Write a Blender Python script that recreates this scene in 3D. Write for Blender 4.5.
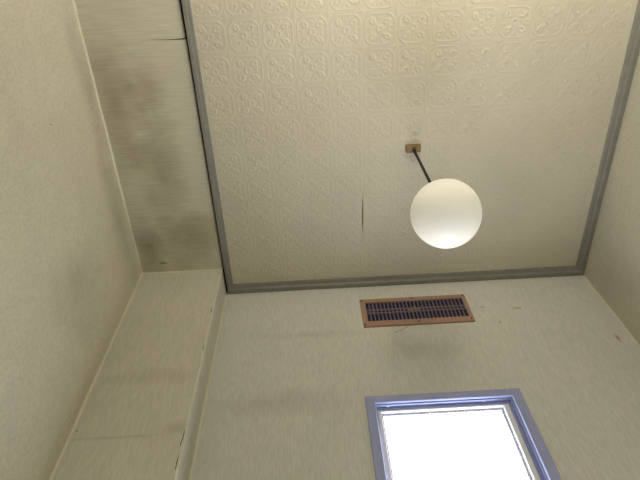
import bpy, bmesh, math, random
import numpy as np
from mathutils import Matrix, Vector

scene = bpy.context.scene
for o in list(bpy.data.objects):
    bpy.data.objects.remove(o, do_unlink=True)
COL = scene.collection
random.seed(4)

# ------------------------------------------------------------------ camera
CAMZ = 1.15                       # eye height above the floor
CZ = CAMZ + 1.25                  # ceiling height 2.40 m
R = ((0.9986065, 0.0427304, -0.0309693),      # camera right
     (0.0525504, -0.8590052, 0.5092628),      # camera up
     (0.0048418, 0.5101806, 0.8600537))       # camera forward
cam_data = bpy.data.cameras.new('camera')
cam = bpy.data.objects.new('camera', cam_data)
COL.objects.link(cam)
m = Matrix.Identity(4)
for i in range(3):
    m[i][0] = R[0][i]
    m[i][1] = R[1][i]
    m[i][2] = -R[2][i]
m[2][3] = CAMZ
cam.matrix_world = m
cam_data.sensor_width = 36
cam_data.lens = 542.86 * 36 / 640
cam_data.clip_start = 0.01
scene.camera = cam

# ------------------------------------------------------------------ world, exposure
world = bpy.data.worlds.new('overcast_sky')
scene.world = world
world.use_nodes = True
bg = world.node_tree.nodes['Background']
bg.inputs[0].default_value = (0.80, 0.88, 1.0, 1)
bg.inputs[1].default_value = 1.5
PANE_EMIT = 7.2
ADDED_LAMP_EMIT = 88.0
BOWL_EMIT = 10.0
vs = scene.view_settings
scene.display_settings.display_device = 'sRGB'
vs.view_transform = 'Standard'
vs.look = 'None'
vs.gamma = 1.0
vs.use_curve_mapping = False
vs.exposure = 0.0

# ------------------------------------------------------------------ room numbers (metres)
D = 0.897          # inner face of the back wall
XL = -0.4856       # left wall
XR = 0.7443        # right wall
XP = -0.2642       # right side of the pillar
PY = D - 0.078     # front face of the pillar
YF = -0.42         # inner face of the front wall
XT = -0.2590       # outer edge of the left ceiling moulding
TL, TB, TR = 0.0180, 0.0290, 0.0250     # moulding widths


def srgb(r, g, b):
    f = lambda c: (c / 255 / 12.92) if c <= 10 else ((c / 255 + 0.055) / 1.055) ** 2.4
    return (f(r), f(g), f(b), 1)


# ------------------------------------------------------------------ materials
class NT:
    def __init__(self, name):
        self.m = bpy.data.materials.new(name)
        self.m.use_nodes = True
        self.t = self.m.node_tree
        self.p = self.t.nodes['Principled BSDF']
        self.out = self.t.nodes['Material Output']

    def n(self, kind, **kw):
        nd = self.t.nodes.new(kind)
        for k, v in kw.items():
            setattr(nd, k, v)
        return nd

    def l(self, a, b):
        self.t.links.new(a, b)

    def coords(self, scale, loc=(0, 0, 0)):
        tc = self.n('ShaderNodeTexCoord')
        mp = self.n('ShaderNodeMapping')
        mp.inputs['Scale'].default_value = scale
        mp.inputs['Location'].default_value = loc
        self.l(tc.outputs['Object'], mp.inputs['Vector'])
        return mp.outputs[0]

    def noise(self, scale3, s=1.0, detail=2.0, rough=0.5, loc=(0, 0, 0)):
        nz = self.n('ShaderNodeTexNoise')
        nz.inputs['Scale'].default_value = s
        nz.inputs['Detail'].default_value = detail
        nz.inputs['Roughness'].default_value = rough
        self.l(self.coords(scale3, loc), nz.inputs['Vector'])
        return nz.outputs['Fac']

    def ramp(self, fac, a, b, ca=(0, 0, 0, 1), cb=(1, 1, 1, 1)):
        r = self.n('ShaderNodeValToRGB')
        r.color_ramp.elements[0].position = a
        r.color_ramp.elements[0].color = ca
        r.color_ramp.elements[1].position = b
        r.color_ramp.elements[1].color = cb
        self.l(fac, r.inputs[0])
        return r.outputs[0]

    def mix(self, fac, a, b, mode='MIX'):
        x = self.n('ShaderNodeMix', data_type='RGBA', blend_type=mode)
        for s, v in ((x.inputs['Factor'], fac), (x.inputs['A'], a), (x.inputs['B'], b)):
            if hasattr(v, 'links'):
                self.l(v, s)
            else:
                s.default_value = v
        return x.outputs['Result']

    def math(self, op, a, b=0.0):
        x = self.n('ShaderNodeMath', operation=op)
        for s, v in ((x.inputs[0], a), (x.inputs[1], b)):
            if hasattr(v, 'links'):
                self.l(v, s)
            else:
                s.default_value = v
        return x.outputs[0]

    def blob(self, c, radii, warp=0.35, wscale=14.0):
        """soft irregular stain: 1 in the middle, 0 outside an ellipsoid with a noisy rim"""
        sc = tuple(1.0 / r for r in radii)
        v = self.coords(sc, tuple(-c[i] * sc[i] for i in range(3)))
        ln = self.n('ShaderNodeVectorMath', operation='LENGTH')
        self.l(v, ln.inputs[0])
        nz = self.noise((1, 1, 1), wscale, 4.0, 0.6)
        d = self.math('ADD', ln.outputs['Value'], self.math('MULTIPLY', self.math('SUBTRACT', nz, 0.5), warp * 4))
        return self.ramp(d, -0.1, 1.1, (1, 1, 1, 1), (0, 0, 0, 1))

    def bump(self, h, dist, strength=1.0):
        b = self.n('ShaderNodeBump')
        b.inputs['Strength'].default_value = strength
        b.inputs['Distance'].default_value = dist
        self.l(h, b.inputs['Height'])
        self.l(b.outputs[0], self.p.inputs['Normal'])


def plain(name, col, rough=0.5, metal=0.0, var=0.0, vscale=40.0):
    t = NT(name)
    if var:
        nz = t.noise((1, 1, 1), vscale, 4.0, 0.6)
        lo = tuple(c * (1 - var) for c in col[:3]) + (1,)
        hi = tuple(min(1, c * (1 + var)) for c in col[:3]) + (1,)
        t.l(t.ramp(nz, 0.3, 0.7, lo, hi), t.p.inputs['Base Color'])
    else:
        t.p.inputs['Base Color'].default_value = col
    t.p.inputs['Roughness'].default_value = rough
    t.p.inputs['Metallic'].default_value = metal
    return t.m


def wallpaper(name, col, fine, stains=(), contrast=0.085, bump=0.0009, big=0.04):
    """fibrous paper; fine = noise frequency per axis (low along the fibre)"""
    t = NT(name)
    f1 = t.noise(fine, 1.0, 3.0, 0.65)
    f2 = t.noise(tuple(x * 2.3 for x in fine), 1.0, 2.0, 0.6, (3.1, 1.7, 5.3))
    lo = tuple(c * (1 - contrast) for c in col[:3]) + (1,)
    hi = tuple(min(1, c * (1 + contrast)) for c in col[:3]) + (1,)
    c = t.ramp(f1, 0.32, 0.68, lo, hi)
    g = t.noise((1, 1, 1), 5.0, 4.0, 0.6, (7.7, 2.2, 0.4))
    c = t.mix(1.0, c, t.ramp(g, 0.3, 0.7, (1 - big, 1 - big, 1 - big * 1.2, 1), (1 + big, 1 + big, 1 + big, 1)), 'MULTIPLY')
    for ctr, radii, tint, amount in stains:
        fac = t.math('MULTIPLY', t.blob(ctr, radii), amount)
        c = t.mix(fac, c, tint, 'MULTIPLY')
    t.l(c, t.p.inputs['Base Color'])
    t.p.inputs['Roughness'].default_value = 0.75
    t.p.inputs['Specular IOR Level'].default_value = 0.25
    t.bump(t.math('ADD', f1, t.math('MULTIPLY', f2, 0.6)), bump)
    return t.m


PAPER = srgb(214, 209, 191)
DIRT = srgb(150, 138, 112)
GREY_TINT = srgb(172, 168, 158)
M = {}
M['wall_left'] = wallpaper('left_wallpaper', PAPER, (230, 230, 120),
    [((XL, 0.60, CZ - 0.06), (0.2, 0.22, 0.06), DIRT, 0.34), ((XL, 0.30, CZ - 0.04), (0.2, 0.22, 0.05), DIRT, 0.3),
     ((XL, 0.62, CZ - 0.33), (0.2, 0.14, 0.14), GREY_TINT, 0.35)])
M['wall_pillar'] = wallpaper('pillar_wallpaper', srgb(216, 213, 201), (240, 240, 40),
    [((-0.37, PY, CZ - 0.397), (0.15, 0.2, 0.028), DIRT, 0.2), ((-0.40, PY, CZ - 0.553), (0.10, 0.2, 0.005), srgb(150, 138, 112), 0.32),
     ((-0.285, PY, CZ - 0.535), (0.025, 0.2, 0.02), DIRT, 0.35)])
M['wall_back'] = wallpaper('back_wallpaper', srgb(220, 219, 213), (260, 260, 40),
    [((-0.02, D, CZ - 0.200), (0.17, 0.2, 0.022), DIRT, 0.20), ((-0.11, D, CZ - 0.417), (0.19, 0.2, 0.045), DIRT, 0.22),
     ((0.22, D, CZ - 0.270), (0.11, 0.2, 0.06), GREY_TINT, 0.32), ((0.423, D, CZ - 0.126), (0.012, 0.2, 0.005), srgb(190, 120, 100), 0.7),  # soft grey smudge below the vent, then a small reddish mark
     ((0.511, D, CZ - 0.138), (0.012, 0.2, 0.005), srgb(190, 120, 100), 0.6), ((0.450, D, CZ - 0.190), (0.004, 0.2, 0.010), srgb(190, 120, 100), 0.6),
     ((0.708, D, CZ - 0.270), (0.006, 0.2, 0.016), srgb(190, 120, 100), 0.7)])
M['wall_right'] = wallpaper('right_wallpaper', srgb(204, 199, 182), (230, 230, 120), [((XR, 0.8, CZ - 0.2), (0.2, 0.10, 0.2), GREY_TINT, 0.3)])
M['wall_front'] = wallpaper('front_wallpaper', srgb(218, 216, 208), (240, 240, 40))
M['soffit'] = wallpaper('soffit_wallpaper', srgb(212, 207, 188), (14, 260, 260),
    [((-0.37, 0.53, CZ), (0.08, 0.19, 0.2), srgb(186, 180, 162), 0.62), ((-0.33, 0.72, CZ), (0.14, 0.09, 0.2), srgb(180, 170, 146), 0.65),
     ((-0.45, 0.36, CZ), (0.06, 0.20, 0.2), srgb(180, 166, 136), 0.6), ((-0.37, 0.31, CZ), (0.05, 0.07, 0.2), srgb(182, 176, 162), 0.6),
     ((-0.45, 0.74, CZ), (0.05, 0.12, 0.2), srgb(168, 156, 126), 0.7),
     ((-0.422, 0.788, CZ), (0.014, 0.0045, 0.2), srgb(95, 82, 66), 0.9)], contrast=0.09, bump=0.0010)
t = NT('embossed_vinyl_paper')
f = t.noise((1, 1, 1), 420.0, 2.0, 0.6)
g = t.noise((1, 1, 1), 4.0, 4.0, 0.6)
c = t.ramp(g, 0.3, 0.7, srgb(207, 200, 181), srgb(217, 210, 191))
c = t.mix(0.5, c, t.ramp(f, 0.3, 0.7, (0.93, 0.93, 0.93, 1), (1, 1, 1, 1)), 'MULTIPLY')
t.l(c, t.p.inputs['Base Color'])
t.p.inputs['Roughness'].default_value = 0.62
t.p.inputs['Specular IOR Level'].default_value = 0.3
M['emboss'] = t.m
M['board'] = plain('dark_backing_board', srgb(34, 29, 24), 0.9)
M['moulding'] = plain('grey_moulding', srgb(138, 137, 129), 0.42, var=0.08, vscale=60)
M['caulk'] = plain('yellowed_caulk', srgb(230, 224, 202), 0.55, var=0.06, vscale=80)
M['casing'] = plain('glare_blue_casing', srgb(166, 174, 222), 0.45, var=0.05, vscale=50)  # blue of window glare and daylight put into the grey casing's colour
M['reveal'] = plain('slate_blue_reveal', srgb(150, 156, 200), 0.5, var=0.04)
M['alu'] = plain('silver_aluminium', srgb(168, 178, 205), 0.28, 0.75)
M['bead'] = plain('white_glazing_bead', srgb(240, 241, 248), 0.35)
t = NT('mouldy_gasket')
nz = t.noise((1, 1, 1), 260.0, 4.0, 0.7)
t.l(t.ramp(nz, 0.38, 0.62, srgb(138, 134, 156), srgb(226, 226, 238)), t.p.inputs['Base Color'])
t.p.inputs['Roughness'].default_value = 0.6
M['gasket'] = t.m
t = NT('daylit_frosted_glass')
t.p.inputs['Base Color'].default_value = (0.8, 0.82, 0.85, 1)
t.p.inputs['Roughness'].default_value = 0.35
nz = t.noise((1, 1, 1), 90.0, 2.0, 0.5)
t.l(t.ramp(nz, 0.2, 0.8, (0.86, 0.92, 1.0, 1), (0.92, 0.96, 1.0, 1)), t.p.inputs['Emission Color'])
t.p.inputs['Emission Strength'].default_value = PANE_EMIT
M['pane'] = t.m
M['opal'] = NT('opal_glass').m
p = M['opal'].node_tree.nodes['Principled BSDF']
p.inputs['Base Color'].default_value = (0.86, 0.845, 0.79, 1)
p.inputs['Roughness'].default_value = 0.42
p.inputs['Specular IOR Level'].default_value = 0.22
p.inputs['Subsurface Weight'].default_value = 0.0
p.inputs['Emission Color'].default_value = (1.0, 0.93, 0.76, 1)
p.inputs['Emission Strength'].default_value = 0.26
t = NT('added_uplighter_diffuser')  # diffuser of the added uplighter, out of view
t.p.inputs['Base Color'].default_value = (0.9, 0.88, 0.8, 1)
t.p.inputs['Emission Color'].default_value = (1.0, 0.93, 0.78, 1)
t.p.inputs['Emission Strength'].default_value = ADDED_LAMP_EMIT
M['lit'] = t.m
t = NT('added_uplighter_bowl')  # bowl of the same added uplighter
t.p.inputs['Base Color'].default_value = (0.9, 0.88, 0.8, 1)
t.p.inputs['Emission Color'].default_value = (1.0, 0.92, 0.78, 1)
t.p.inputs['Emission Strength'].default_value = BOWL_EMIT
M['bowl'] = t.m
M['rod'] = plain('dark_brown_rod', srgb(30, 20, 18), 0.5)
M['brass'] = plain('brown_rosette', srgb(132, 108, 72), 0.45, 0.15, var=0.12, vscale=70)
M['plate'] = plain('cream_plate', srgb(214, 204, 178), 0.5)
M['copper'] = plain('copper_brown_plastic', srgb(172, 138, 118), 0.42, 0.0, var=0.07, vscale=60)
M['slat'] = plain('dull_mauve_slat', srgb(128, 112, 120), 0.5)
M['slot'] = plain('dark_blue_screen', srgb(12, 15, 66), 0.6, var=0.25, vscale=300)
M['screw'] = plain('dark_screw', srgb(44, 34, 30), 0.4, 0.6)
M['knob'] = plain('orange_brass_knob', srgb(205, 150, 92), 0.3, 0.5)
M['floor'] = plain('warm_vinyl_floor', srgb(190, 186, 176), 0.45, var=0.08, vscale=6)
M['door'] = plain('pale_wood_door', srgb(202, 198, 186), 0.4, var=0.06, vscale=5)
M['steel'] = plain('door_handle_steel', srgb(180, 180, 180), 0.3, 0.9)
M['tear'] = plain('torn_paper_brown', srgb(104, 94, 74), 0.9)  # dark brown of the paper tears, pin holes and loose thread


# ------------------------------------------------------------------ mesh helpers
def link(name, me, mat, parent=None, smooth=False):
    me.materials.append(mat)
    o = bpy.data.objects.new(name, me)
    COL.objects.link(o)
    if smooth:
        me.polygons.foreach_set('use_smooth', [True] * len(me.polygons))
    if parent:
        o.parent = parent
    return o


def from_bm(name, bm, mat, parent=None, smooth=False):
    bmesh.ops.recalc_face_normals(bm, faces=bm.faces)
    me = bpy.data.meshes.new(name)
    bm.to_mesh(me)
    bm.free()
    return link(name, me, mat, parent, smooth)


def box_bm(x0, x1, y0, y1, z0, z1, bevel=0.0, seg=2, bm=None):
    b = bmesh.new()
    bmesh.ops.create_cube(b, size=1)
    for v in b.verts:
        v.co = Vector(((x0 + x1) / 2 + v.co.x * (x1 - x0), (y0 + y1) / 2 + v.co.y * (y1 - y0), (z0 + z1) / 2 + v.co.z * (z1 - z0)))
    if bevel:
        bmesh.ops.bevel(b, geom=b.edges[:], offset=bevel, segments=seg, affect='EDGES', profile=0.5)
    return b


def box(name, x0, x1, y0, y1, z0, z1, mat, parent=None, bevel=0.0):
    return from_bm(name, box_bm(x0, x1, y0, y1, z0, z1, bevel), mat, parent)


def prism(name, rings, mat, parent=None, smooth=False):
    """closed rings of equal length joined to a solid with end caps"""
    bm = bmesh.new()
    vs_ = [[bm.verts.new(p) for p in r] for r in rings]
    n = len(rings[0])
    for a, b in zip(vs_, vs_[1:]):
        for i in range(n):
            bm.faces.new((a[i], a[(i + 1) % n], b[(i + 1) % n], b[i]))
    bm.faces.new(vs_[0])
    bm.faces.new(vs_[-1])
    return from_bm(name, bm, mat, parent, smooth)


def lathe_bm(profile, center, axis='Z', n=32):
    bm = bmesh.new()
    cx, cy, cz = center
    rings = []
    for r, h in profile:
        ring = []
        for i in range(n):
            a = 2 * math.pi * i / n
            if axis == 'Z':
                ring.append(bm.verts.new((cx + r * math.cos(a), cy + r * math.sin(a), cz + h)))
            else:
                ring.append(bm.verts.new((cx + r * math.cos(a), cy + h, cz + r * math.sin(a))))
        rings.append(ring)
    for a, b in zip(rings, rings[1:]):
        for i in range(n):
            bm.faces.new((a[i], a[(i + 1) % n], b[(i + 1) % n], b[i]))
    bm.faces.new(rings[0])
    bm.faces.new(rings[-1])
    return bm


def tag(o, label, cat, kind=None, group=None):
    o['label'] = label
    o['category'] = cat
    if kind:
        o['kind'] = kind
    if group:
        o['group'] = group
    return o


def empty(name, loc):
    o = bpy.data.objects.new(name, None)
    o.empty_display_size = 0.05
    COL.objects.link(o)
    o.location = loc
    return o


def adopt(parent, o):
    """parent a mesh built in world coordinates without moving it"""
    o.parent = parent
    o.matrix_parent_inverse = Matrix.Translation(parent.location).inverted()
    return o


# ------------------------------------------------------------------ setting: shell
WT = 0.10
tag(box('floor', XL - WT, XR + WT, YF - WT, D + WT, -0.05, 0.0, M['floor']), 'plain warm beige floor below the frame', 'floor', 'structure')
tag(box('wall_left', XL - WT, XL, YF, D, 0, CZ, M['wall_left']), 'left wall in yellowed fibrous wallpaper beside the narrow ceiling strip', 'wall', 'structure')
tag(box('wall_right', XR, XR + WT, YF, D, 0, CZ, M['wall_right']), 'right wall in yellowed wallpaper, shaded, at the picture\'s right edge', 'wall', 'structure')

# back wall with the window opening
HX0, HX1, HZ0, HZ1 = 0.100, 0.400, CAMZ + 0.055, CAMZ + 0.815


def plate_with_hole(name, x0, x1, z0, z1, hx0, hx1, hz0, hz1, y0, y1, mat):
    bm = bmesh.new()
    out = [(x0, z0), (x1, z0), (x1, z1), (x0, z1)]
    inn = [(hx0, hz0), (hx1, hz0), (hx1, hz1), (hx0, hz1)]
    V = {}
    for y in (y0, y1):
        V[y] = ([bm.verts.new((x, y, z)) for x, z in out], [bm.verts.new((x, y, z)) for x, z in inn])
        for i in range(4):
            j = (i + 1) % 4
            bm.faces.new((V[y][0][i], V[y][0][j], V[y][1][j], V[y][1][i]))
    for k in (0, 1):
        for i in range(4):
            j = (i + 1) % 4
            bm.faces.new((V[y0][k][i], V[y0][k][j], V[y1][k][j], V[y1][k][i]))
    return from_bm(name, bm, mat)


wb = plate_with_hole('wall_back', XL - WT, XR + WT, 0, CZ, HX0, HX1, HZ0, HZ1, D, D + WT, M['wall_back'])
tag(wb, 'wallpapered back wall holding the window and the brown vent', 'wall', 'structure')
# front wall with a doorway (behind the camera)
DX0, DX1, DZ = -0.15, 0.55, 2.0
wf = plate_with_hole('wall_front', XL - WT, XR + WT, -0.001, CZ, DX0, DX1, 0.0, DZ, YF - WT, YF, M['wall_front'])
tag(wf, 'wallpapered front wall with the door, behind the viewer', 'wall', 'structure')
door = empty('door_1', (DX0, YF - 0.06, 0))
tag(door, 'pale wooden door in the front wall behind the viewer', 'door', 'structure')
adopt(door, box('door_leaf', DX0 + 0.003, DX1 - 0.003, YF - 0.075, YF - 0.035, 0.004, DZ - 0.003, M['door'], None, 0.003))
hnd = from_bm('door_handle', lathe_bm([(0.012, -0.034), (0.012, -0.02), (0.022, -0.006), (0.024, 0.008), (0.016, 0.016)], (DX0 + 0.07, YF, 1.0), 'Y', 24), M['steel'], None, True)
adopt(door, hnd)

# pillar: front and right side proud of the back wall, slightly rounded worn corner
pr = 0.004
prof = [(XL, D), (XL, PY), (XP - pr, PY), (XP - pr * 0.3, PY + pr * 0.3), (XP, PY + pr), (XP, D)]
pil = prism('wall_pillar', [[(x, y, z) for x, y in prof] for z in (0.0, CZ)], M['wall_pillar'])
tag(pil, 'wallpapered corner pillar between the left wall and the back wall', 'wall pillar', 'structure')

# ------------------------------------------------------------------ ceiling
ceil = box('ceiling', XL - WT, XR + WT, YF - WT, D + WT, CZ + 0.010, CZ + 0.07, M['board'])
tag(ceil, 'flat ceiling with embossed off-white paper and a plain strip along the left', 'ceiling', 'structure')


def emboss_height(x, y):
    """0..1 relief of the repeated scroll medallion"""
    P, Q = 0.0741, 0.0748
    u = (((x - 0.1235) / P) % 1.0) * 2 - 1
    v = (((y - 0.1772) / Q) % 1.0) * 2 - 1
    a, b = np.abs(u), np.abs(v)
    G = lambda d, s: np.exp(-(d / s) ** 2)
    se = (a ** 5 + b ** 5) ** 0.2                                     # rounded-square distance
    cut = np.maximum(se, (a + b) * 0.615)
    h = 0.9 * G(cut - 0.86, 0.042)                                    # frame with clipped corners
    h += 0.45 * G(np.maximum(a, b) - 0.975, 0.030)                    # fine lines edging the bands
    wa = a + 0.07 * np.sin(6.5 * b + 1.0) + 0.03 * np.sin(5.0 * u + 3.0 * v)
    wb = b + 0.07 * np.sin(6.5 * a + 2.2) + 0.03 * np.sin(5.0 * v - 3.0 * u)
    fld = np.cos(2 * math.pi * 1.38 * wa) * np.cos(2 * math.pi * 1.38 * wb) + 0.45 * np.cos(2 * math.pi * 0.75 * (wa + wb))
    inside = np.clip((0.80 - cut) / 0.06, 0, 1)
    h += 0.85 * G(fld - 0.10, 0.20) * inside                          # arabesque of curling lines
    r = np.hypot(a - 0.42, b - 0.40)
    h += 0.7 * G(r - 0.12, 0.042) * inside
    h += 0.6 * G((a + b) - 0.20, 0.045) * (np.maximum(a, b) < 0.28)
    h += 0.5 * G(np.abs(a - b) - 0.0, 0.03) * np.clip((a + b - 1.62) / 0.06, 0, 1)   # ticks at the corners
    return np.minimum(h, 1.1)


def sheet(name, fx0, fx1, y0, y1, step, relief, mat, parent, sag=0.0):
    """paper sheet hanging at ceiling level; edges given as functions of y, boundary turned up to the board"""
    ny = int(round((y1 - y0) / step)) + 1
    ys = np.linspace(y0, y1, ny)
    x0, x1 = fx0(ys), fx1(ys)
    nx = int(round(float(np.max(x1 - x0)) / step)) + 1
    s = np.linspace(0, 1, nx)
    X = x0[:, None] + (x1 - x0)[:, None] * s[None, :]
    Y = np.repeat(ys[:, None], nx, 1)
    Z = np.full_like(X, CZ)
    if relief:
        Z = Z - relief * emboss_height(X, Y)
    Z = Z + sag * (np.sin(X * 9 + 1) * np.sin(Y * 7 + 0.5))
    co = np.stack([X, Y, Z], -1).reshape(-1, 3)
    i = np.arange(ny * nx).reshape(ny, nx)
    q = np.stack([i[:-1, :-1], i[1:, :-1], i[1:, 1:], i[:-1, 1:]], -1).reshape(-1, 4)   # facing down
    # skirt
    ring = np.concatenate([i[0, :], i[1:, -1], i[-1, -2::-1], i[-2:0:-1, 0]])
    up = co[ring].copy()
    up[:, 2] = CZ + 0.006
    k = len(co) + np.arange(len(ring))
    sk = np.stack([ring, np.roll(ring, -1), np.roll(k, -1), k], -1)
    co = np.concatenate([co, up])
    faces = np.concatenate([q, sk])
    me = bpy.data.meshes.new(name)
    me.vertices.add(len(co))
    me.vertices.foreach_set('co', co.ravel())
    me.loops.add(faces.size)
    me.loops.foreach_set('vertex_index', faces.ravel().astype(np.int32))
    me.polygons.add(len(faces))
    me.polygons.foreach_set('loop_start', np.arange(0, faces.size, 4, dtype=np.int32))
    me.polygons.foreach_set('loop_total', np.full(len(faces), 4, dtype=np.int32))
    me.update(calc_edges=True)
    sm = np.zeros(len(faces), dtype=bool)
    sm[:len(q)] = True
    o = link(name, me, mat, parent)
    me.polygons.foreach_set('use_smooth', sm)
    me.update()
    return o


SEAM = 0.1212


def crack(ys):      # half-width of the open seam
    return -0.0004 + 0.0017 * np.exp(-((ys - 0.672) / 0.050) ** 2)


YB = D - TB + 0.004
s1 = sheet('embossed_sheet', lambda y: np.full_like(y, XT + TL - 0.004), lambda y: SEAM - crack(y), YF + 0.02, YB, 0.0016, 0.0014, M['emboss'], ceil, 0.0010)
s1['label'] = 'embossed off-white paper left of the open seam'
s2 = sheet('embossed_sheet', lambda y: SEAM + crack(y), lambda y: np.full_like(y, XR - TR + 0.004), YF + 0.02, YB, 0.0016, 0.0014, M['emboss'], ceil, 0.0010)
s2['label'] = 'embossed off-white paper around the pendant lamp'
# plain strip in two lengths, parted by a tear near the moulding
STRX1 = -0.2645


def strip_mesh(name, near):
    xs = np.linspace(XL, STRX1, 24)
    yt = 0.2140
    op = np.clip((xs + 0.375) / 0.115, 0, 1) ** 1.3 * 0.0016 + 0.00005
    ysn = (np.full_like(xs, YF + 0.02), yt - op + 0.0009 * np.sin(xs * 60)) if near else (yt + op + 0.0009 * np.sin(xs * 60), np.full_like(xs, PY + 0.0))
    bm = bmesh.new()
    rows = []
    for (z) in (CZ, CZ + 0.006):
        rows.append([[bm.verts.new((x + (0.0 if near else (0.0009 if x == xs[-1] else 0)), y, z)) for x, y in zip(xs, yy)] for yy in ysn])
    lo, hi = rows
    for g in (lo, hi):
        for i in range(len(xs) - 1):
            bm.faces.new((g[0][i], g[0][i + 1], g[1][i + 1], g[1][i]))
    for e in (0, 1):
        for i in range(len(xs) - 1):
            bm.faces.new((lo[e][i], lo[e][i + 1], hi[e][i + 1], hi[e][i]))
    for i in (0, -1):
        bm.faces.new((lo[0][i], lo[1][i], hi[1][i], hi[0][i]))
    return from_bm(name, bm, M['soffit'], ceil)


strip_mesh('plain_sheet', True)['label'] = 'plain fibrous paper strip before the tear'
strip_mesh('plain_sheet', False)['label'] = 'water-stained plain paper strip ending at the pillar'

# grey mouldings around the embossed field (stepped profile, mitred)


def moulding(name, p0, p1, inward, w, w0, w1, drop=0.010, gap=0.0013, label=''):
    """runs p0->p1 along the wall line; w0/w1 = widths of the mouldings met at each end"""
    p0, p1 = Vector(p0), Vector(p1)
    d = (p1 - p0).normalized()
    n = Vector(inward)
    prof = [(gap, 0.0), (gap, drop), (w * 0.46, drop), (w * 0.52, drop * 0.86), (w * 0.60, drop * 0.62), (w * 0.90, drop * 0.52), (w, drop * 0.36), (w, 0.0)]
    rings = []
    for p, sgn, wo in ((p0, 1, w0), (p1, -1, w1)):
        rings.append([tuple(p + n * a + d * sgn * (a * wo / w) + Vector((0, 0, -t_))) for a, t_ in prof])
    return tag(prism(name, rings, M['moulding']), label, 'moulding', 'structure')


moulding('trim_1', (XT, YF, CZ), (XT, D, CZ), (1, 0, 0), TL, TB, TB, label='grey ceiling moulding between the plain strip and the embossed field')
moulding('trim_2', (XT, D, CZ), (XR, D, CZ), (0, -1, 0), TB, TL, TR, label='grey ceiling moulding along the back wall above the vent')
moulding('trim_3', (XR, D, CZ), (XR, YF, CZ), (-1, 0, 0), TR, TB, TB, label='grey ceiling moulding along the right wall')
moulding('trim_4', (XR, YF, CZ), (XT, YF, CZ), (0, 1, 0), TB, TR, TL, label='grey ceiling moulding along the front wall behind the viewer')


def caulk(name, p0, p1, n1, n2, r, label, seg=40):
    """slightly uneven bead filling an inside corner"""
    p0, p1, n1, n2 = Vector(p0), Vector(p1), Vector(n1), Vector(n2)
    rings = []
    for i in range(seg + 1):
        q = p0.lerp(p1, i / seg)
        k = r * (1 + 0.30 * math.sin(i * 1.7) * math.sin(i * 0.53 + 1))
        rings.append([tuple(q), tuple(q + n1 * k), tuple(q + (n1 + n2) * k * 0.42), tuple(q + n2 * k)])
    return tag(prism(name, rings, M['caulk']), label, 'caulk', 'structure')


caulk('trim_5', (XL, YF, CZ), (XL, PY, CZ), (1, 0, 0), (0, 0, -1), 0.0034, 'pale caulk line where the left wall meets the plain ceiling strip')
caulk('trim_6', (XL, PY, 0), (XL, PY, CZ), (1, 0, 0), (0, -1, 0), 0.0034, 'pale caulk line down the corner of left wall and pillar')
caulk('trim_7', (XL, PY, CZ), (XP, PY, CZ), (0, -1, 0), (0, 0, -1), 0.0030, 'pale caulk line across the top of the pillar')
caulk('trim_8', (XP, D, 0), (XP, D, CZ - 0.011), (1, 0, 0), (0, -1, 0), 0.0026, 'pale caulk line between pillar side and back wall')
caulk('trim_9', (XR, D, 0), (XR, D, CZ - 0.011), (-1, 0, 0), (0, -1, 0), 0.0018, 'thin caulk line down the corner of back and right walls')

# torn paper along the pillar's edge, pin hole near its left corner
for z, h, dx in ((CZ - 0.556, 0.012, 0.0), (CZ - 0.572, 0.010, -0.0014), (CZ - 0.614, 0.016, -0.0008), (CZ - 0.181, 0.010, -0.0005), (CZ - 0.315, 0.008, 0.0)):
    q = XP - pr + dx
    prism('paper_tear', [[(q - 0.0011, PY, z - h), (q + 0.0002, PY, z - h), (q, PY - 0.0006, z - h)],
                         [(q - 0.0015, PY, z), (q + 0.0006, PY, z), (q, PY - 0.0008, z)],
                         [(q - 0.0002, PY, z + h), (q + 0.0004, PY, z + h), (q + 0.0002, PY - 0.0003, z + h)]], M['tear'], pil)
from_bm('pin_hole', lathe_bm([(0.0018, 0.0), (0.0014, -0.0006)], (0, 0, 0), 'Y', 10), M['tear'], bpy.data.objects['wall_left']).matrix_basis = Matrix.Translation((XL, 0.3106, CZ - 0.2523)) @ Matrix.Rotation(math.pi / 2, 4, 'Z')
from_bm('pin_hole', lathe_bm([(0.0016, 0.0), (0.0012, -0.0006)], (-0.4756, PY, CZ - 0.5327), 'Y', 10), M['tear'], pil)

# ------------------------------------------------------------------ window
win = empty('window_1', (0.25, D, HZ0))
tag(win, 'small frosted window glowing white in a grey casing tinted with blue glare', 'window', 'structure')
CX0, CX1, CZ0, CZ1 = 0.0847, 0.4196, CAMZ + 0.036, CAMZ + 0.8337      # casing outer
IX0, IX1, IZ0, IZ1 = 0.1045, 0.3980, CAMZ + 0.056, CAMZ + 0.8135       # casing inner
YC = D - 0.005


def frame4(names, ox0, ox1, oz0, oz1, ix0, ix1, iz0, iz1, y0, y1, mat, parent, ch=0.0012):
    """four mitred members; names = (top, bottom, left, right)"""
    O = [(ox0, oz0), (ox1, oz0), (ox1, oz1), (ox0, oz1)]
    I = [(ix0, iz0), (ix1, iz0), (ix1, iz1), (ix0, iz1)]
    order = {'bottom': (0, 1), 'right': (1, 2), 'top': (2, 3), 'left': (3, 0)}
    res = {}
    for key, nm in zip(('top', 'bottom', 'left', 'right'), names):
        a, b = order[key]
        rings = []
        for k in (a, b):
            o_, i_ = Vector(O[k]), Vector(I[k])
            u = (i_ - o_)
            L = u.length
            u = u / L
            c = min(ch, L * 0.2)
            pts = [(o_, y1), (o_, y0 + c), (o_ + u * c, y0), (i_ - u * c, y0), (i_, y0 + c), (i_, y1)]
            rings.append([(p_.x, y_, p_.y) for p_, y_ in pts])
        o = prism(nm, rings, mat)
        adopt(parent, o)
        res[key] = o
    return res


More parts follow.
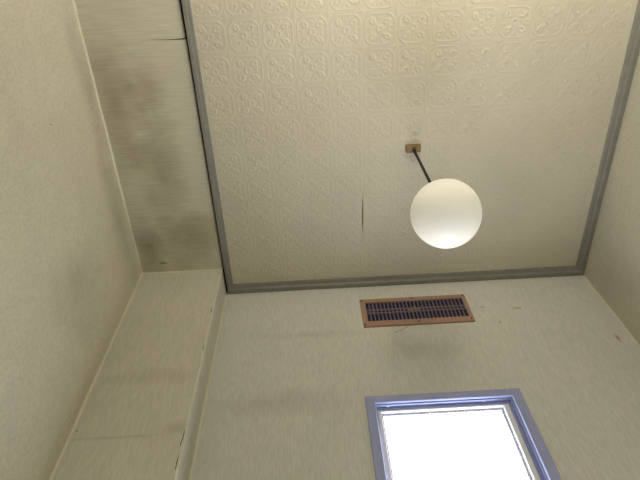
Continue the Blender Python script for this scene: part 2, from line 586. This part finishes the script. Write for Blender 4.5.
frame4(('casing_board',) * 4, CX0, CX1, CZ0, CZ1, IX0, IX1, IZ0, IZ1, YC, D, M['casing'], win, 0.0015)
# aluminium outer frame lining the opening, with a raised track lip
FX0, FX1, FZ0, FZ1 = 0.1085, 0.3890, CAMZ + 0.062, CAMZ + 0.8060
frame4(('outer_frame',) * 4, HX0 + 0.0005, HX1 - 0.0005, HZ0 + 0.0005, HZ1 - 0.0005, IX0 + 0.0012, IX1 - 0.0012, IZ0 + 0.0012, IZ1 - 0.0012, D + 0.0005, D + 0.055, M['reveal'], win, 0.0006)
fr = frame4(('track_lip',) * 4, IX0 + 0.0012, IX1 - 0.0012, IZ0 + 0.0012, IZ1 - 0.0012, IX0 + 0.0032, IX1 - 0.0042, IZ0 + 0.004, IZ1 - 0.0032, D + 0.0005, D + 0.003, M['alu'], win, 0.0004)
frame4(('frame_rebate',) * 4, IX0 + 0.0012, IX1 - 0.0012, IZ0 + 0.0012, IZ1 - 0.0012, FX0, FX1, FZ0, FZ1, D + 0.0085, D + 0.040, M['reveal'], win, 0.0008)
# sash
SX0, SX1, SZ0, SZ1 = 0.1165, 0.3765, CAMZ + 0.072, CAMZ + 0.8010
sash = empty('sash', (0.25, D + 0.012, FZ0))
adopt(win, sash)
for key, o in frame4(('sash_rail', 'sash_rail', 'sash_stile', 'sash_stile'), FX0 + 0.0006, FX1 - 0.0006, FZ0 + 0.0006, FZ1 - 0.0006, SX0, SX1, SZ0, SZ1, D + 0.0100, D + 0.032, M['bead'], sash, 0.0010).items():
    pass
GX0, GX1, GZ0, GZ1 = 0.1205, 0.3710, CAMZ + 0.078, CAMZ + 0.7960
frame4(('glazing_gasket',) * 4, SX0 + 0.0002, SX1 - 0.0002, SZ0 + 0.0002, SZ1 - 0.0002, GX0, GX1, GZ0, GZ1, D + 0.0175, D + 0.027, M['gasket'], sash, 0.0008)
adopt(sash, box('frosted_pane', GX0 - 0.003, GX1 + 0.003, D + 0.0200, D + 0.0240, GZ0 - 0.003, GZ1 + 0.003, M['pane']))
# latch stops in the head of the frame
for x in (0.1315, 0.337):
    adopt(win, box('head_stop', x - 0.003, x + 0.003, D + 0.0008, D + 0.006, IZ1 - 0.0046, IZ1 - 0.0012, M['alu'], None, 0.0008))

# ------------------------------------------------------------------ vent
VX0, VX1 = 0.1054, 0.3885
VZ0, VZ1 = CAMZ + 1.0650, CAMZ + 1.1770
vent = empty('ventilation_grille', ((VX0 + VX1) / 2, D, VZ0))
tag(vent, 'copper-brown slotted vent grille screwed to the back wall above the window', 'vent')
VW, VH = VX1 - VX0, VZ1 - VZ0
ix0, ix1 = VX0 + VW * 0.046, VX1 - VW * 0.036
zz = lambda f: VZ1 - VH * f
T_TOP, T_BOT = zz(0.135), zz(0.825)
frame4(('frame_bar',) * 4, VX0, VX1, VZ0, VZ1, ix0, ix1, T_BOT, T_TOP, D - 0.0052, D, M['copper'], vent, 0.0010)
adopt(vent, box('insect_screen', ix0 - 0.001, ix1 + 0.001, D - 0.0012, D - 0.0001, T_BOT - 0.001, T_TOP + 0.001, M['slot']))
NC = 26
pitch = (ix1 - ix0) / NC
base_slat = None
for k in range(NC + 1):
    x = ix0 + k * pitch
    if base_slat is None:
        w = pitch * 0.32
        base_slat = from_bm('slat', box_bm(-w / 2, w / 2, -0.0015, 0.0015, T_BOT - 0.0005, T_TOP + 0.0005, 0.0005, 1), M['slat'])
        s = base_slat
    else:
        s = base_slat.copy()
        COL.objects.link(s)
    s.location = (x, D - 0.0027, 0)
    adopt(vent, s)
for f0, f1 in ((0.398, 0.438), (0.515, 0.552)):
    adopt(vent, box('cross_rail', ix0, ix1, D - 0.0045, D - 0.0012, zz(f1), zz(f0), M['slat'], None, 0.0006))
sl = box('slider', VX0 + VW * 0.435, VX0 + VW * 0.535, D - 0.0058, D - 0.0040, zz(0.530), zz(0.425), M['slat'], None, 0.0007)
adopt(vent, sl)
kn = from_bm('slider_knob', lathe_bm([(0.0034, 0.0), (0.0038, -0.0025), (0.0026, -0.0040), (0.0008, -0.0043)], (VX0 + VW * 0.490, D - 0.0058, zz(0.455)), 'Y', 16), M['knob'], None, True)
kn.parent = sl
kn.matrix_parent_inverse = Matrix.Identity(4)
scr = None
for x, z in ((VX0 + 0.005, VZ1 - 0.005), (VX1 - 0.006, VZ1 - 0.005), (VX0 + 0.005, VZ0 + 0.007), (VX1 - 0.007, VZ0 + 0.010), ((VX0 + VX1) / 2, VZ1 - 0.005), ((VX0 + VX1) / 2, VZ0 + 0.008)):
    if scr is None:
        scr = from_bm('screw', lathe_bm([(0.0024, 0.0), (0.0024, -0.0006), (0.0016, -0.0013), (0.0004, -0.0014)], (0, 0, 0), 'Y', 14), M['screw'], None, True)
        s = scr
    else:
        s = scr.copy()
        COL.objects.link(s)
    s.location = (x, D - 0.0051, z)
    adopt(vent, s)
# loose hair of fibre hanging under the grille
hp = [(0.2225, VZ0 + 0.0005), (0.211, VZ0 - 0.007), (0.197, VZ0 - 0.016), (0.1785, VZ0 - 0.025)]
rings = []
for x, z in hp:
    rings.append([(x, D - 0.0001, z + 0.0004), (x, D - 0.0009, z), (x, D - 0.0001, z - 0.0004)])
adopt(vent, prism('loose_thread', rings, M['tear']))

# ------------------------------------------------------------------ pendant lamp
LX, LY = 0.2450, 0.4945
lamp = empty('pendant_lamp', (LX, LY, CZ))
tag(lamp, 'white opal globe pendant lamp on a dark rod hanging from the ceiling', 'lamp')
RG = 0.0672
GC = Vector((0.2495, 0.5000, CAMZ + 1.25 - 0.333))


def rounded_block(name, x0, x1, y0, y1, z0, z1, r, mat):
    bm = bmesh.new()
    n = 6
    rings = []
    for z, ins in ((z1, 0.0), (z0 + 0.003, 0.0), (z0 + 0.0008, 0.0010), (z0, 0.0026)):
        ring = []
        for cx, cy, a0 in ((x1 - r, y1 - r, 0), (x0 + r, y1 - r, 90), (x0 + r, y0 + r, 180), (x1 - r, y0 + r, 270)):
            for i in range(n):
                a = math.radians(a0 + 90 * i / (n - 1))
                ring.append((cx + (r - ins) * math.cos(a), cy + (r - ins) * math.sin(a), z))
        rings.append(ring)
    bm.free()
    return prism(name, rings, mat)


adopt(lamp, box('mounting_plate', LX - 0.0215, LX + 0.0205, 0.4800, 0.5050, CZ - 0.0024, CZ + 0.003, M['plate'], None, 0.0008))
adopt(lamp, rounded_block('ceiling_rosette', LX - 0.0190, LX + 0.0180, 0.4828, 0.5020, CZ - 0.0135, CZ - 0.002, 0.004, M['brass']))
# rod, tilted a touch, from the rosette to the globe's collar
a = Vector((LX + 0.001, 0.4955, CZ - 0.012))
axis = (GC - a).normalized()
b_ = GC - axis * (RG - 0.002)


def tube(name, p, q, prof, mat, n=20):
    """lathe profile (radius, fraction) along p->q"""
    d = (q - p)
    zax = d.normalized()
    xax = zax.orthogonal().normalized()
    yax = zax.cross(xax)
    rings = []
    for r, t_ in prof:
        c_ = p + d * t_
        rings.append([tuple(c_ + (xax * math.cos(2 * math.pi * i / n) + yax * math.sin(2 * math.pi * i / n)) * r) for i in range(n)])
    o = prism(name, rings, mat)
    for pl in o.data.polygons:
        pl.use_smooth = len(pl.vertices) == 4
    return o


adopt(lamp, tube('swivel_socket', a, a + axis * 0.014, [(0.0050, 0), (0.0050, 0.4), (0.0038, 1)], M['rod']))
adopt(lamp, tube('rod', a + axis * 0.010, b_, [(0.0033, 0), (0.0033, 1)], M['rod']))
adopt(lamp, tube('globe_collar', b_ - axis * 0.012, b_ + axis * 0.006, [(0.005, 0), (0.014, 0.35), (0.020, 0.5), (0.020, 1)], M['rod'], 28))
bm = bmesh.new()
bmesh.ops.create_uvsphere(bm, u_segments=64, v_segments=40, radius=RG)
bmesh.ops.translate(bm, verts=bm.verts, vec=GC)
globe = from_bm('globe_shade', bm, M['opal'], None, True)
adopt(lamp, globe)

# ------------------------------------------------------------------ unseen uplighter, added behind the viewer to brighten the ceiling
UX, UY, UZ = 0.27, YF + 0.105, 1.95
wl = empty('added_uplighter', (UX, YF, UZ))
tag(wl, 'unseen opal bowl uplighter added behind the viewer to brighten the ceiling', 'lamp')
adopt(wl, box('back_plate', UX - 0.05, UX + 0.05, YF, YF + 0.014, UZ - 0.09, UZ + 0.03, M['steel'], None, 0.004))
adopt(wl, tube('bracket_arm', Vector((UX, YF + 0.010, UZ - 0.05)), Vector((UX, UY, UZ - 0.058)), [(0.009, 0), (0.009, 1)], M['steel']))
bowl = [(0.02, -0.064), (0.05, -0.055), (0.074, -0.035), (0.085, 0.0), (0.082, 0.0), (0.070, -0.032), (0.046, -0.050), (0.01, -0.054)]
adopt(wl, from_bm('bowl_shade', lathe_bm(bowl, (UX, UY, UZ), 'Z', 40), M['bowl'], None, True))
adopt(wl, from_bm('lit_diffuser', lathe_bm([(0.076, -0.013), (0.078, -0.011), (0.040, -0.008), (0.004, -0.007)], (UX, UY, UZ), 'Z', 40), M['lit'], None, True))
